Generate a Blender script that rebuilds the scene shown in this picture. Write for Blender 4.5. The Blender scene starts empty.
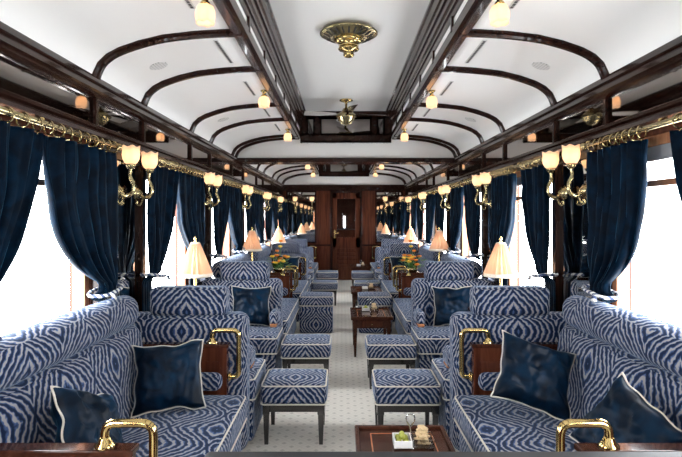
import bpy, bmesh, math, random
from mathutils import Vector, Matrix, noise
random.seed(7)
S = bpy.context.scene
COL = S.collection
PI = math.pi

# ------------------------------------------------------------------ camera
cd = bpy.data.cameras.new('camera'); cam = bpy.data.objects.new('camera', cd); COL.objects.link(cam)
cam.location = (-0.0475, 0.0, 1.45); cam.rotation_euler = (PI/2, 0, 0)
cd.sensor_width = 36.0; cd.lens = 36.0*530/682
cd.shift_x = -0.00147; cd.shift_y = -0.0154
cd.clip_start = 0.05; cd.clip_end = 100
S.camera = cam

# ------------------------------------------------------------------ world, exposure
W = bpy.data.worlds.new('daylight'); S.world = W; W.use_nodes = True
bg = W.node_tree.nodes['Background']
bg.inputs['Color'].default_value = (0.93, 0.965, 1.0, 1); bg.inputs['Strength'].default_value = 20.0
S.view_settings.view_transform = 'Standard'; S.view_settings.look = 'None'
S.view_settings.exposure = 0.1; S.view_settings.gamma = 1.0; S.view_settings.use_curve_mapping = False

# window rhythm of the carriage
PITCH = 1.83
WC = [-1.325 + PITCH*k for k in range(8)]        # window centres
HALF = 0.565                                     # half window width
Y0, Y1 = -2.3, 12.3
ZS, ZT = 0.74, 1.84                              # window sill and top

for s in (-1, 1):                                # daylight portals in the window openings (sampling aid for the sky only)
    for wc in WC:
        ld = bpy.data.lights.new('window_daylight', 'AREA'); ld.shape = 'RECTANGLE'
        ld.size = 1.1; ld.size_y = 2*HALF
        ld.cycles.is_portal = True
        lo = bpy.data.objects.new('window_daylight', ld); COL.objects.link(lo)
        lo.location = (s*1.56, wc, (ZS+ZT)/2); lo.rotation_euler = (0, s*PI/2, 0)

# ------------------------------------------------------------------ materials
def new_mat(name):
    m = bpy.data.materials.new(name); m.use_nodes = True
    nt = m.node_tree
    return m, nt, nt.nodes['Principled BSDF']

def plain(name, col, rough=0.5, metal=0.0, coat=0.0, sheen=0.0, spec=0.5, emit=None, estr=0.0):
    m, nt, b = new_mat(name)
    b.inputs['Base Color'].default_value = (*col, 1); b.inputs['Roughness'].default_value = rough
    b.inputs['Metallic'].default_value = metal; b.inputs['Coat Weight'].default_value = coat
    b.inputs['Coat Roughness'].default_value = 0.06
    b.inputs['Sheen Weight'].default_value = sheen; b.inputs['Specular IOR Level'].default_value = spec
    if emit:
        b.inputs['Emission Color'].default_value = (*emit, 1); b.inputs['Emission Strength'].default_value = estr
    return m

def N(nt, t, **kw):
    n = nt.nodes.new(t)
    for k, v in kw.items(): setattr(n, k, v)
    return n

def M2(nt, op, a, b=None, c=None):
    n = N(nt, 'ShaderNodeMath', operation=op)
    for i, v in enumerate((a, b, c)):
        if v is None: continue
        if isinstance(v, (int, float)): n.inputs[i].default_value = v
        else: nt.links.new(v, n.inputs[i])
    return n.outputs[0]

def ramp(nt, fac, stops):
    r = N(nt, 'ShaderNodeValToRGB'); nt.links.new(fac, r.inputs[0])
    els = r.color_ramp.elements
    while len(els) < len(stops): els.new(0.5)
    for e, (p, c) in zip(els, stops): e.position = p; e.color = (*c, 1)
    return r.outputs[0]

def wood_mat(name, c1, c2, rough=0.22, coat=0.9, axis=1, scale=6.0):
    m, nt, b = new_mat(name)
    tc = N(nt, 'ShaderNodeTexCoord'); mp = N(nt, 'ShaderNodeMapping')
    sc = [scale*4, scale*4, scale*4]; sc[axis] = scale*0.35
    mp.inputs['Scale'].default_value = sc
    nt.links.new(tc.outputs['Object'], mp.inputs[0])
    no = N(nt, 'ShaderNodeTexNoise'); no.inputs['Scale'].default_value = 1.0; no.inputs['Detail'].default_value = 4
    no.inputs['Distortion'].default_value = 1.2
    nt.links.new(mp.outputs[0], no.inputs['Vector'])
    nt.links.new(ramp(nt, no.outputs[0], [(0.3, c1), (0.7, c2)]), b.inputs['Base Color'])
    b.inputs['Roughness'].default_value = rough; b.inputs['Coat Weight'].default_value = coat*0.28
    b.inputs['Specular IOR Level'].default_value = 0.16; b.inputs['Coat Roughness'].default_value = 0.05
    return m

def zebra_mat():
    m, nt, b = new_mat('tiger_velvet')
    uv = N(nt, 'ShaderNodeUVMap'); uv.uv_map = 'UVMap'
    sp = N(nt, 'ShaderNodeSeparateXYZ'); nt.links.new(uv.outputs[0], sp.inputs[0])
    # the weave repeats mirrored: fold the cloth, then let the stripes wander
    a = M2(nt, 'PINGPONG', sp.outputs[0], 0.225)
    c = M2(nt, 'PINGPONG', M2(nt, 'ADD', sp.outputs[1], 0.06), 0.19)
    cb = N(nt, 'ShaderNodeCombineXYZ'); nt.links.new(a, cb.inputs[0]); nt.links.new(c, cb.inputs[1])
    def nz(scale, det):
        n = N(nt, 'ShaderNodeTexNoise'); n.inputs['Scale'].default_value = scale; n.inputs['Detail'].default_value = det
        nt.links.new(cb.outputs[0], n.inputs['Vector']); return M2(nt, 'SUBTRACT', n.outputs[0], 0.5)
    ph = M2(nt, 'ADD', M2(nt, 'MULTIPLY', a, 0.80), M2(nt, 'MULTIPLY', c, 0.55))
    ph = M2(nt, 'DIVIDE', ph, 0.0315)
    ph = M2(nt, 'ADD', ph, M2(nt, 'MULTIPLY', nz(6.0, 0.5), 3.0))
    ph = M2(nt, 'ADD', ph, M2(nt, 'MULTIPLY', nz(38, 1.5), 0.85))
    f = M2(nt, 'FRACT', ph)
    f = M2(nt, 'ADD', f, M2(nt, 'MULTIPLY', nz(22, 1), 0.22))
    navy = (0.008, 0.016, 0.044); blue = (0.052, 0.092, 0.20); line = (0.30, 0.295, 0.30)
    col = ramp(nt, f, [(0.0, blue), (0.16, navy), (0.46, navy), (0.58, blue), (0.66, line), (0.88, line), (0.96, blue)])
    nt.links.new(col, b.inputs['Base Color'])
    b.inputs['Roughness'].default_value = 0.8; b.inputs['Specular IOR Level'].default_value = 0.08
    b.inputs['Sheen Weight'].default_value = 0.32; b.inputs['Sheen Roughness'].default_value = 0.32
    b.inputs['Sheen Tint'].default_value = (0.55, 0.72, 1.0, 1)
    bp = N(nt, 'ShaderNodeBump'); bp.inputs['Strength'].default_value = 0.25; bp.inputs['Distance'].default_value = 0.004
    nt.links.new(f, bp.inputs['Height']); nt.links.new(bp.outputs[0], b.inputs['Normal'])
    return m

def velvet_mat(name, col, hi, tint, sheen, scale=9, spec=0.05, rough=0.6):
    m, nt, b = new_mat(name)
    tc = N(nt, 'ShaderNodeTexCoord')
    no = N(nt, 'ShaderNodeTexNoise'); no.inputs['Scale'].default_value = scale; no.inputs['Detail'].default_value = 4
    no.inputs['Distortion'].default_value = 0.8
    nt.links.new(tc.outputs['Object'], no.inputs['Vector'])
    nt.links.new(ramp(nt, no.outputs[0], [(0.40, col), (0.72, hi)]), b.inputs['Base Color'])
    b.inputs['Roughness'].default_value = rough; b.inputs['Specular IOR Level'].default_value = spec
    b.inputs['Sheen Weight'].default_value = sheen; b.inputs['Sheen Roughness'].default_value = 0.25
    b.inputs['Sheen Tint'].default_value = (*tint, 1)
    return m

def carpet_mat():
    m, nt, b = new_mat('cream_carpet')
    tc = N(nt, 'ShaderNodeTexCoord')
    sp = N(nt, 'ShaderNodeSeparateXYZ'); nt.links.new(tc.outputs['Object'], sp.inputs[0])
    p = M2(nt, 'DIVIDE', M2(nt, 'ADD', sp.outputs[0], sp.outputs[1]), 0.105)
    q = M2(nt, 'DIVIDE', M2(nt, 'SUBTRACT', sp.outputs[0], sp.outputs[1]), 0.105)
    fp = M2(nt, 'ABSOLUTE', M2(nt, 'SUBTRACT', M2(nt, 'FRACT', p), 0.5))
    fq = M2(nt, 'ABSOLUTE', M2(nt, 'SUBTRACT', M2(nt, 'FRACT', q), 0.5))
    d = M2(nt, 'MAXIMUM', fp, fq)
    dot = M2(nt, 'LESS_THAN', d, 0.17)
    grid = M2(nt, 'MULTIPLY', M2(nt, 'GREATER_THAN', d, 0.46), 0.35)
    no = N(nt, 'ShaderNodeTexNoise'); no.inputs['Scale'].default_value = 160; no.inputs['Detail'].default_value = 2
    nt.links.new(tc.outputs['Object'], no.inputs['Vector'])
    k = M2(nt, 'ADD', M2(nt, 'MULTIPLY', M2(nt, 'ADD', dot, grid), 0.55), M2(nt, 'MULTIPLY', M2(nt, 'SUBTRACT', no.outputs[0], 0.5), 0.7))
    nt.links.new(ramp(nt, k, [(0.0, (0.74, 0.71, 0.65)), (0.8, (0.46, 0.44, 0.40))]), b.inputs['Base Color'])
    b.inputs['Roughness'].default_value = 0.95; b.inputs['Specular IOR Level'].default_value = 0.1
    return m

def glass_mat(name, tint=(1, 1, 1), gloss=0.06):
    m, nt, b = new_mat(name); nt.nodes.remove(b)
    t = N(nt, 'ShaderNodeBsdfTransparent'); t.inputs[0].default_value = (*tint, 1)
    g = N(nt, 'ShaderNodeBsdfGlossy'); g.inputs['Roughness'].default_value = 0.02
    mx = N(nt, 'ShaderNodeMixShader'); mx.inputs[0].default_value = gloss
    nt.links.new(t.outputs[0], mx.inputs[1]); nt.links.new(g.outputs[0], mx.inputs[2])
    nt.links.new(mx.outputs[0], nt.nodes['Material Output'].inputs[0])
    return m

def shade_mat(name, col, estr):
    m, nt, b = new_mat(name)
    b.inputs['Base Color'].default_value = (*col, 1); b.inputs['Roughness'].default_value = 0.8
    tr = N(nt, 'ShaderNodeBsdfTranslucent'); tr.inputs[0].default_value = (*col, 1)
    mx = N(nt, 'ShaderNodeMixShader'); mx.inputs[0].default_value = 0.45
    b.inputs['Emission Color'].default_value = (1.0, 0.62, 0.36, 1); b.inputs['Emission Strength'].default_value = estr
    nt.links.new(b.outputs[0], mx.inputs[1]); nt.links.new(tr.outputs[0], mx.inputs[2])
    nt.links.new(mx.outputs[0], nt.nodes['Material Output'].inputs[0])
    return m

def tulip_mat():
    m, nt, b = new_mat('frosted_tulip_glass')
    b.inputs['Base Color'].default_value = (0.80, 0.66, 0.54, 1); b.inputs['Roughness'].default_value = 0.3
    b.inputs['Emission Color'].default_value = (1.0, 0.70, 0.46, 1); b.inputs['Emission Strength'].default_value = 0.42
    tr = N(nt, 'ShaderNodeBsdfTranslucent'); tr.inputs[0].default_value = (1.0, 0.86, 0.70, 1)
    mx = N(nt, 'ShaderNodeMixShader'); mx.inputs[0].default_value = 0.6
    nt.links.new(b.outputs[0], mx.inputs[1]); nt.links.new(tr.outputs[0], mx.inputs[2])
    nt.links.new(mx.outputs[0], nt.nodes['Material Output'].inputs[0])
    return m

def rope_mat():
    m, nt, b = new_mat('twisted_cord')
    tc = N(nt, 'ShaderNodeTexCoord'); w = N(nt, 'ShaderNodeTexWave'); w.bands_direction = 'DIAGONAL'
    w.inputs['Scale'].default_value = 14
    nt.links.new(tc.outputs['Object'], w.inputs[0])
    nt.links.new(ramp(nt, w.outputs[0], [(0.4, (0.03, 0.05, 0.12)), (0.6, (0.62, 0.62, 0.60))]), b.inputs['Base Color'])
    b.inputs['Roughness'].default_value = 0.8
    return m

def perforated_mat(name, base, hole, scale):
    m, nt, b = new_mat(name)
    tc = N(nt, 'ShaderNodeTexCoord'); v = N(nt, 'ShaderNodeTexVoronoi'); v.inputs['Scale'].default_value = scale
    v.inputs['Randomness'].default_value = 0.0
    nt.links.new(tc.outputs['Object'], v.inputs['Vector'])
    nt.links.new(ramp(nt, v.outputs['Distance'], [(0.30, hole), (0.36, base)]), b.inputs['Base Color'])
    return m

MT = dict(
    wood=wood_mat('dark_mahogany', (0.010, 0.0035, 0.0022), (0.030, 0.011, 0.007)),
    woodz=wood_mat('dark_mahogany_upright', (0.010, 0.0035, 0.0022), (0.030, 0.011, 0.007), axis=2),
    panel=wood_mat('red_mahogany', (0.040, 0.011, 0.006), (0.110, 0.033, 0.017), rough=0.2, axis=2, scale=4),
    walnut=wood_mat('window_frame_wood', (0.30, 0.12, 0.06), (0.44, 0.20, 0.10), axis=2),
    table=wood_mat('table_mahogany', (0.03, 0.010, 0.006), (0.075, 0.026, 0.015), rough=0.15),
    ebony=plain('black_lacquer', (0.012, 0.010, 0.010), 0.2, coat=0.8),
    ceil=plain('cream_ceiling_paint', (0.87, 0.865, 0.84), 0.38),
    brass=plain('polished_brass', (0.60, 0.45, 0.19), 0.16, metal=1.0),
    oldbrass=plain('aged_brass', (0.42, 0.35, 0.19), 0.24, metal=1.0),
    zebra=zebra_mat(),
    navy=velvet_mat('navy_velvet', (0.0006, 0.0045, 0.012), (0.001, 0.020, 0.052), (0.02, 0.40, 0.80), 0.16, 8, 0.12, 0.42),
    curtain=velvet_mat('curtain_velvet', (0.0003, 0.003, 0.008), (0.0008, 0.011, 0.027), (0.02, 0.38, 0.75), 0.20, 11),
    piping=plain('cream_piping', (0.58, 0.54, 0.47), 0.7),
    carpet=carpet_mat(),
    pane=glass_mat('window_glass', gloss=0.05),
    mirror=plain('mirror_glass', (0.62, 0.60, 0.57), 0.015, metal=1.0),
    smoked=plain('smoked_mirror_glass', (0.22, 0.20, 0.19), 0.03, metal=1.0),
    bronze=plain('bronze_mirror_glass', (0.36, 0.32, 0.29), 0.03, metal=1.0),
    tulip=tulip_mat(),
    bulb=plain('lit_bulb', (1, 0.9, 0.8), 0.5, emit=(1.0, 0.72, 0.45), estr=15),
    shade=shade_mat('pleated_silk', (0.74, 0.54, 0.41), 0.13),
    trim=plain('cream_lamp_braid', (0.85, 0.78, 0.66), 0.7),
    rope=rope_mat(),
    blind=plain('grey_blind_cloth', (0.30, 0.31, 0.33), 0.8),
    leaf=plain('leaf_green', (0.07, 0.19, 0.035), 0.5),
    orange=plain('orange_petals', (0.85, 0.25, 0.03), 0.6),
    yellow=plain('yellow_petals', (0.90, 0.58, 0.06), 0.6),
    white=plain('white_china', (0.85, 0.85, 0.83), 0.15),
    bowl=glass_mat('clear_bowl_glass', (0.93, 0.95, 0.95), 0.26),
    olive=plain('olive_skin', (0.33, 0.34, 0.06), 0.25),
    nut=plain('cashew_nut', (0.74, 0.56, 0.33), 0.6),
    counter=plain('polished_black_counter', (0.030, 0.032, 0.035), 0.5, spec=0.2),
    blade=plain('pale_fan_blade', (0.45, 0.43, 0.40), 0.3),
    vent=perforated_mat('slotted_vent_paint', (0.62, 0.62, 0.60), (0.06, 0.06, 0.06), 55),
    speaker=perforated_mat('perforated_ceiling_paint', (0.74, 0.74, 0.72), (0.30, 0.30, 0.29), 60),
    silver=plain('silver_plate', (0.75, 0.75, 0.74), 0.15, metal=1.0),
)

# ------------------------------------------------------------------ mesh helpers
def BM():
    bm = bmesh.new(); bm.loops.layers.uv.new('UVMap'); return bm

def mk(name, bm, mat, parent=None, smooth=False, loc=None, rot=None):
    bmesh.ops.recalc_face_normals(bm, faces=bm.faces[:])
    me = bpy.data.meshes.new(name); bm.to_mesh(me); bm.free()
    for p in me.polygons: p.use_smooth = smooth
    me.materials.append(MT[mat] if isinstance(mat, str) else mat)
    o = bpy.data.objects.new(name, me); COL.objects.link(o)
    if parent: o.parent = parent
    if loc: o.location = loc
    if rot: o.rotation_euler = rot
    return o

def tag(o, label=None, cat=None, group=None, kind=None):
    if label: o['label'] = label
    if cat: o['category'] = cat
    if group: o['group'] = group
    if kind: o['kind'] = kind
    return o

def thing(name, label, cat, loc=(0, 0, 0), rz=0.0, group=None):
    o = bpy.data.objects.new(name, None); COL.objects.link(o)
    o.empty_display_size = 0.1
    o.location = loc; o.rotation_euler = (0, 0, rz)
    return tag(o, label, cat, group)

def struct(name, bm, mat, parent=None, smooth=False):
    o = mk(name, bm, mat, parent, smooth)
    o['kind'] = 'structure'
    return o

def dup(root, loc, label, rz=None, group=None):
    r = root.copy(); COL.objects.link(r); r.location = loc
    if rz is not None: r.rotation_euler = (0, 0, rz)
    r['label'] = label
    if group: r['group'] = group
    for ch in list(root.children):
        c = ch.copy(); COL.objects.link(c); c.parent = r
        for g in list(ch.children):
            d = g.copy(); COL.objects.link(d); d.parent = c
    return r

def rbox(bm, c, s, r=0.004, k=1, m=1, puff=(0, 0, 0), fn=None):
    """rounded box: c centre, s full size, r corner radius, k arc steps, m inner steps, puff bulge per axis"""
    uvl = bm.loops.layers.uv.active
    h = [x/2 for x in s]; r = min(r, min(h)*0.999)
    ax = []
    for i in range(3):
        hi = h[i]-r
        arc = [r*math.tan(PI/4*j/k) for j in range(1, k+1)]
        inner = [-hi + 2*hi*j/m for j in range(m+1)]
        ax.append([-hi-a for a in reversed(arc)] + inner + [hi+a for a in arc])
    cen = Vector(c); start = len(bm.verts); cache = {}
    def vert(p):
        key = tuple(round(x, 6) for x in p)
        if key in cache: return cache[key]
        q = Vector(p); inn = Vector([max(-(h[i]-r), min(h[i]-r, q[i])) for i in range(3)])
        d = q-inn
        if d.length > 1e-9: q = inn + d.normalized()*r
        n = [q[i]/h[i] for i in range(3)]
        for i in range(3):
            if puff[i]:
                a, b2 = (i+1) % 3, (i+2) % 3
                q[i] += puff[i]*n[i]*(1-n[a]**2)*(1-n[b2]**2)
        if fn: q = fn(q)
        v = bm.verts.new(q+cen); cache[key] = v
        return v
    for i in range(3):
        a, b2 = (i+1) % 3, (i+2) % 3
        for sg in (-1, 1):
            for ja in range(len(ax[a])-1):
                for jb in range(len(ax[b2])-1):
                    ps = []
                    for (qa, qb) in ((ja, jb), (ja+1, jb), (ja+1, jb+1), (ja, jb+1)):
                        p = [0, 0, 0]; p[i] = sg*h[i]; p[a] = ax[a][qa]; p[b2] = ax[b2][qb]; ps.append(p)
                    vs = [vert(p) for p in ps]
                    if len(set(vs)) < 4: continue
                    try: f = bm.faces.new(vs)
                    except ValueError: continue
                    for l, p in zip(f.loops, ps):
                        if i == 0: l[uvl].uv = (p[1], p[2])
                        elif i == 1: l[uvl].uv = (p[0], p[2])
                        else: l[uvl].uv = (p[0], p[1])
    return bm

def box(bm, x0, x1, y0, y1, z0, z1, r=0.003):
    x0, x1 = min(x0, x1), max(x0, x1)
    return rbox(bm, ((x0+x1)/2, (y0+y1)/2, (z0+z1)/2), (x1-x0, y1-y0, z1-z0), r)

def tube(bm, pts, r, seg=8, closed=False):
    pts = [Vector(p) for p in pts]; n = len(pts)
    rr = r if isinstance(r, (list, tuple)) else [r]*n
    rings = []; up = None
    for i, p in enumerate(pts):
        a = pts[i-1] if (i > 0 or closed) else p
        b = pts[(i+1) % n] if (i < n-1 or closed) else p
        t = (b-a).normalized()
        if up is None:
            up = Vector((0, 0, 1)) if abs(t.z) < 0.9 else Vector((1, 0, 0))
        x = (up - t*up.dot(t)).normalized(); y = t.cross(x); up = x
        rings.append([bm.verts.new(p + (x*math.cos(2*PI*j/seg)+y*math.sin(2*PI*j/seg))*rr[i]) for j in range(seg)])
    for i in range(n if closed else n-1):
        A, B = rings[i], rings[(i+1) % n]
        for j in range(seg): bm.faces.new((A[j], A[(j+1) % seg], B[(j+1) % seg], B[j]))
    if not closed:
        bm.faces.new(rings[0]); bm.faces.new(rings[-1])
    return bm

def arc_path(pts, rad=0.03, n=5):
    """polyline with rounded corners"""
    P = [Vector(p) for p in pts]; out = [P[0]]
    for i in range(1, len(P)-1):
        a = (P[i-1]-P[i]); b = (P[i+1]-P[i]); d = min(rad, a.length*0.49, b.length*0.49)
        s, e = P[i]+a.normalized()*d, P[i]+b.normalized()*d
        for j in range(n+1):
            t = j/n; out.append(s*(1-t)**2 + P[i]*2*t*(1-t) + e*t*t)
    out.append(P[-1]); return out

def smooth_path(pts, n=6):
    P = [Vector(p) for p in pts]; out = []
    for i in range(len(P)-1):
        p0, p1, p2, p3 = P[max(i-1, 0)], P[i], P[i+1], P[min(i+2, len(P)-1)]
        for j in range(n):
            t = j/n
            out.append(0.5*((2*p1)+(p2-p0)*t+(2*p0-5*p1+4*p2-p3)*t*t+(3*p1-p0-3*p2+p3)*t**3))
    out.append(P[-1]); return out

def lathe(bm, prof, c=(0, 0, 0), seg=20, mat=None, lob=0, amp=0.0):
    c = Vector(c); rings = []
    for i, (r, z) in enumerate(prof):
        ring = []
        for j in range(seg):
            a = 2*PI*j/seg
            k = 1 + amp*math.cos(lob*a) if lob else 1
            p = Vector((max(r, 1e-4)*k*math.cos(a), max(r, 1e-4)*k*math.sin(a), z))
            if mat: p = mat @ p
            ring.append(bm.verts.new(c+p))
        rings.append(ring)
    for i in range(len(rings)-1):
        for j in range(seg):
            bm.faces.new((rings[i][j], rings[i][(j+1) % seg], rings[i+1][(j+1) % seg], rings[i+1][j]))
    bm.faces.new(rings[0]); bm.faces.new(rings[-1])
    return bm

def prism(bm, poly, y0, y1):
    """polygon in (x,z) pulled along y"""
    A = [bm.verts.new((x, y0, z)) for x, z in poly]; B = [bm.verts.new((x, y1, z)) for x, z in poly]
    n = len(poly)
    for i in range(n): bm.faces.new((A[i], A[(i+1) % n], B[(i+1) % n], B[i]))
    bm.faces.new(A); bm.faces.new(B)
    return bm

def sphere(bm, c, r, sq=(1, 1, 1), u=10, v=7):
    mtx = Matrix.Translation(Vector(c)) @ Matrix.Diagonal((sq[0], sq[1], sq[2], 1))
    bmesh.ops.create_uvsphere(bm, u_segments=u, v_segments=v, radius=r, matrix=mtx)
    return bm

SIDE = {-1: 'left', 1: 'right'}
ORD = ['first', 'second', 'third', 'fourth', 'fifth', 'sixth', 'seventh', 'eighth']

# ------------------------------------------------------------------ the carriage shell
b = BM(); box(b, -1.62, 1.62, Y0-0.1, Y1+1.6, -0.08, 0.0, 0.001); struct('floor', b, 'carpet')

ENDS = [(Y0-0.1, WC[0]-HALF)] + [(WC[i]+HALF, WC[i+1]-HALF) for i in range(7)] + [(WC[7]+HALF, Y1+0.05)]
for s in (-1, 1):
    b = BM()
    box(b, s*1.42, s*1.54, Y0-0.1, Y1+0.05, 0, ZS)
    box(b, s*1.42, s*1.54, Y0-0.1, Y1+0.05, ZT, 2.24)
    for (a, c) in ENDS: box(b, s*1.42, s*1.54, a, c, ZS-0.002, ZT+0.002)
    wl = struct('wall_'+SIDE[s], b, 'panel')
    # mirrored frieze above the curtains, with posts at the roof ribs
    b = BM(); box(b, s*1.405, s*1.419, Y0, Y1, 1.95, 2.11, 0.001); struct('frieze_mirror', b, 'bronze', wl)
    b = BM()
    box(b, s*1.385, s*1.42, Y0, Y1, 0.0, 0.12); struct('baseboard', b, 'wood', wl)

# side ceiling curve, in (distance from centre, height)
CURVE = [(1.412, 2.19), (1.40, 2.235), (1.372, 2.295), (1.325, 2.34), (1.26, 2.375), (1.15, 2.413), (1.02, 2.444), (0.85, 2.464), (0.70, 2.473), (0.59, 2.476)]
BULK = (6.74, 7.02)
b = BM()
for s in (-1, 1):
    outer = CURVE; top = [(x+0.02, z+0.03) for x, z in reversed(CURVE)]
    prism(b, [(s*x, z) for x, z in outer+top], Y0-0.1, Y1+0.02)
    prism(b, [(s*0.60, 2.50), (s*0.585, 2.50), (s*0.575, 2.85), (s*0.60, 2.85)], Y0-0.1, Y1)     # upright side of the raised roof
box(b, -0.62, 0.62, Y0-0.1, Y1, 2.80, 2.85, 0.001)
ceil = struct('ceiling', b, 'ceil', None, False)
for p in ceil.data.polygons: p.use_smooth = abs(p.normal.y) < 0.5 and p.area > 0.3 and abs(p.normal.z) < 0.999
def spandrel(y0, y1, name):
    """white cross wall over the aisle that fills the roof arch"""
    b = BM()
    arch = [(x-0.004, z) for x, z in CURVE]
    poly = [(-x, z) for x, z in arch] + [(-0.595, 2.81), (0.595, 2.81)] + [(x, z) for x, z in reversed(arch)]
    prism(b, poly, y0, y1); return struct(name, b, 'ceil', ceil)
spandrel(BULK[0], BULK[1], 'spandrel')
spandrel(Y1-0.16, Y1, 'spandrel')

n_trim = [0]
def trim(bm, mat='wood', smooth=False):
    n_trim[0] += 1
    return struct('trim_%d' % n_trim[0], bm, mat, None, smooth)

RIBS = [1.07, 1.77, 2.90, 3.60, 4.73, 5.43, 6.50, 7.26, 8.39, 9.09, 10.22, 10.92, 11.95, -0.06, -0.76]
def cornice(s):
    b = BM()
    up = [(1.44, 2.225), (1.392, 2.225), (1.386, 2.205), (1.366, 2.20), (1.360, 2.18), (1.372, 2.168), (1.372, 2.16), (1.352, 2.152), (1.347, 2.13), (1.362, 2.12), (1.364, 2.112), (1.385, 2.105), (1.44, 2.10)]
    prism(b, [(s*x, z) for x, z in up], Y0, Y1)
    trim(b)
    b = BM()
    lowr = [(1.42, 1.955), (1.372, 1.955), (1.352, 1.945), (1.352, 1.93), (1.368, 1.922), (1.368, 1.912), (1.340, 1.904), (1.336, 1.885), (1.36, 1.872), (1.42, 1.868)]
    prism(b, [(s*x, z) for x, z in lowr], Y0, Y1)
    trim(b)
    for y in RIBS:
        b = BM(); box(b, s*1.385, s*1.405, y-0.017, y+0.017, 1.95, 2.105, 0.004)
        trim(b)
def rib(y, s):
    """moulded rib that follows the roof curve"""
    b = BM(); path = smooth_path([(x, z, 0) for x, z in CURVE], 3)
    pr = [(-0.030, 0.0), (-0.030, 0.012), (-0.018, 0.020), (-0.012, 0.032), (0.012, 0.032), (0.018, 0.020), (0.030, 0.012), (0.030, 0.0)]
    rows = []
    for i, p in enumerate(path):
        a = path[max(i-1, 0)]; c = path[min(i+1, len(path)-1)]
        t = Vector((c.x-a.x, c.y-a.y)).normalized(); nrm = Vector((t.y, -t.x))     # points into the room
        if nrm.dot(Vector((0, 1.2))-Vector((p.x, p.y))) < 0: nrm = -nrm
        rows.append([b.verts.new((s*(p.x+nrm.x*d), y+w, p.y+nrm.y*d)) for w, d in pr])
    for i in range(len(rows)-1):
        for j in range(len(pr)-1): b.faces.new((rows[i][j], rows[i][j+1], rows[i+1][j+1], rows[i+1][j]))
    b.faces.new(rows[0]); b.faces.new(rows[-1])
    return trim(b)
def monitor(s):
    """beam and crown moulding along the raised centre roof"""
    b = BM()
    low = [(0.65, 2.478), (0.65, 2.462), (0.640, 2.458), (0.634, 2.447), (0.598, 2.447), (0.592, 2.458), (0.570, 2.462), (0.566, 2.51), (0.60, 2.52)]
    prism(b, [(s*x, z) for x, z in low], Y0, Y1-0.16); trim(b)
    b = BM()
    cr = [(0.60, 2.575), (0.572, 2.575), (0.566, 2.60), (0.556, 2.605), (0.556, 2.63), (0.546, 2.64), (0.542, 2.675), (0.532, 2.68), (0.530, 2.71), (0.520, 2.72), (0.512, 2.77), (0.500, 2.78), (0.500, 2.802), (0.60, 2.802)]
    prism(b, [(s*x, z) for x, z in cr], Y0, Y1-0.16); trim(b)
    y = Y0+0.4
    while y < Y1-0.3:
        if not (BULK[0]-0.05 < y < BULK[1]+0.05):
            b = BM(); box(b, s*0.564, s*0.578, y-0.016, y+0.016, 2.495, 2.58); trim(b)
        y += 0.61
for s in (-1, 1):
    cornice(s); monitor(s)
    for y in RIBS+[BULK[0]-0.032, BULK[1]+0.032, Y1-0.195]: rib(y, s)
# beams under the cross walls
for y0, y1 in ((BULK[0]-0.02, BULK[1]+0.02), (Y1-0.18, Y1+0.0)):
    b = BM(); box(b, -1.41, 1.41, y0, y1, 2.16, 2.205); box(b, -1.41, 1.41, y0-0.012, y1+0.012, 2.195, 2.212); trim(b)
# framed ends of the raised centre roof
def monitor_end(y, d):
    b = BM()
    box(b, -0.55, 0.55, y, y-d*0.05, 2.425, 2.49); box(b, -0.50, 0.50, y, y-d*0.05, 2.735, 2.80)
    for x in (-0.53, 0.53, -0.36, 0.36): box(b, x-0.03, x+0.03, y, y-d*0.045, 2.48, 2.745)
    t = trim(b)
    b = BM(); box(b, -0.54, 0.54, y, y-d*0.012, 2.48, 2.745); struct('mirror_glass', b, 'smoked', t)
monitor_end(BULK[0], 1); monitor_end(BULK[1], -1); monitor_end(Y1-0.16, 1)

# ------------------------------------------------------------------ windows
wn = 0
for s in (-1, 1):
    for k, wc in enumerate(WC):
        wn += 1
        b = BM(); a, c = wc-HALF, wc+HALF
        for y0, y1, z0, z1 in ((a, a+0.05, ZS, ZT), (c-0.05, c, ZS, ZT), (a, c, ZS, ZS+0.05), (a, c, ZT-0.05, ZT)):
            box(b, s*1.43, s*1.50, y0, y1, z0, z1)
        w = struct('window_%d' % wn, b, 'walnut')
        b = BM(); box(b, s*1.465, s*1.47, a+0.045, c-0.045, ZS+0.045, ZT-0.045, 0.0005); struct('pane', b, 'pane', w)
        b = BM(); box(b, s*1.445, s*1.485, a+0.045, c-0.045, 1.60, 1.632); struct('transom', b, 'walnut', w)
        b = BM(); box(b, s*1.34, s*1.43, a-0.02, c+0.02, ZS-0.035, ZS); struct('sill', b, 'panel', w)
        b = BM(); box(b, s*1.436, s*1.442, a+0.045, c-0.045, 1.73, ZT-0.04, 0.001); tube(b, [(s*1.439, a+0.045, 1.728), (s*1.439, c-0.045, 1.728)], 0.008); struct('roller_blind', b, 'blind', w)

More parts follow.
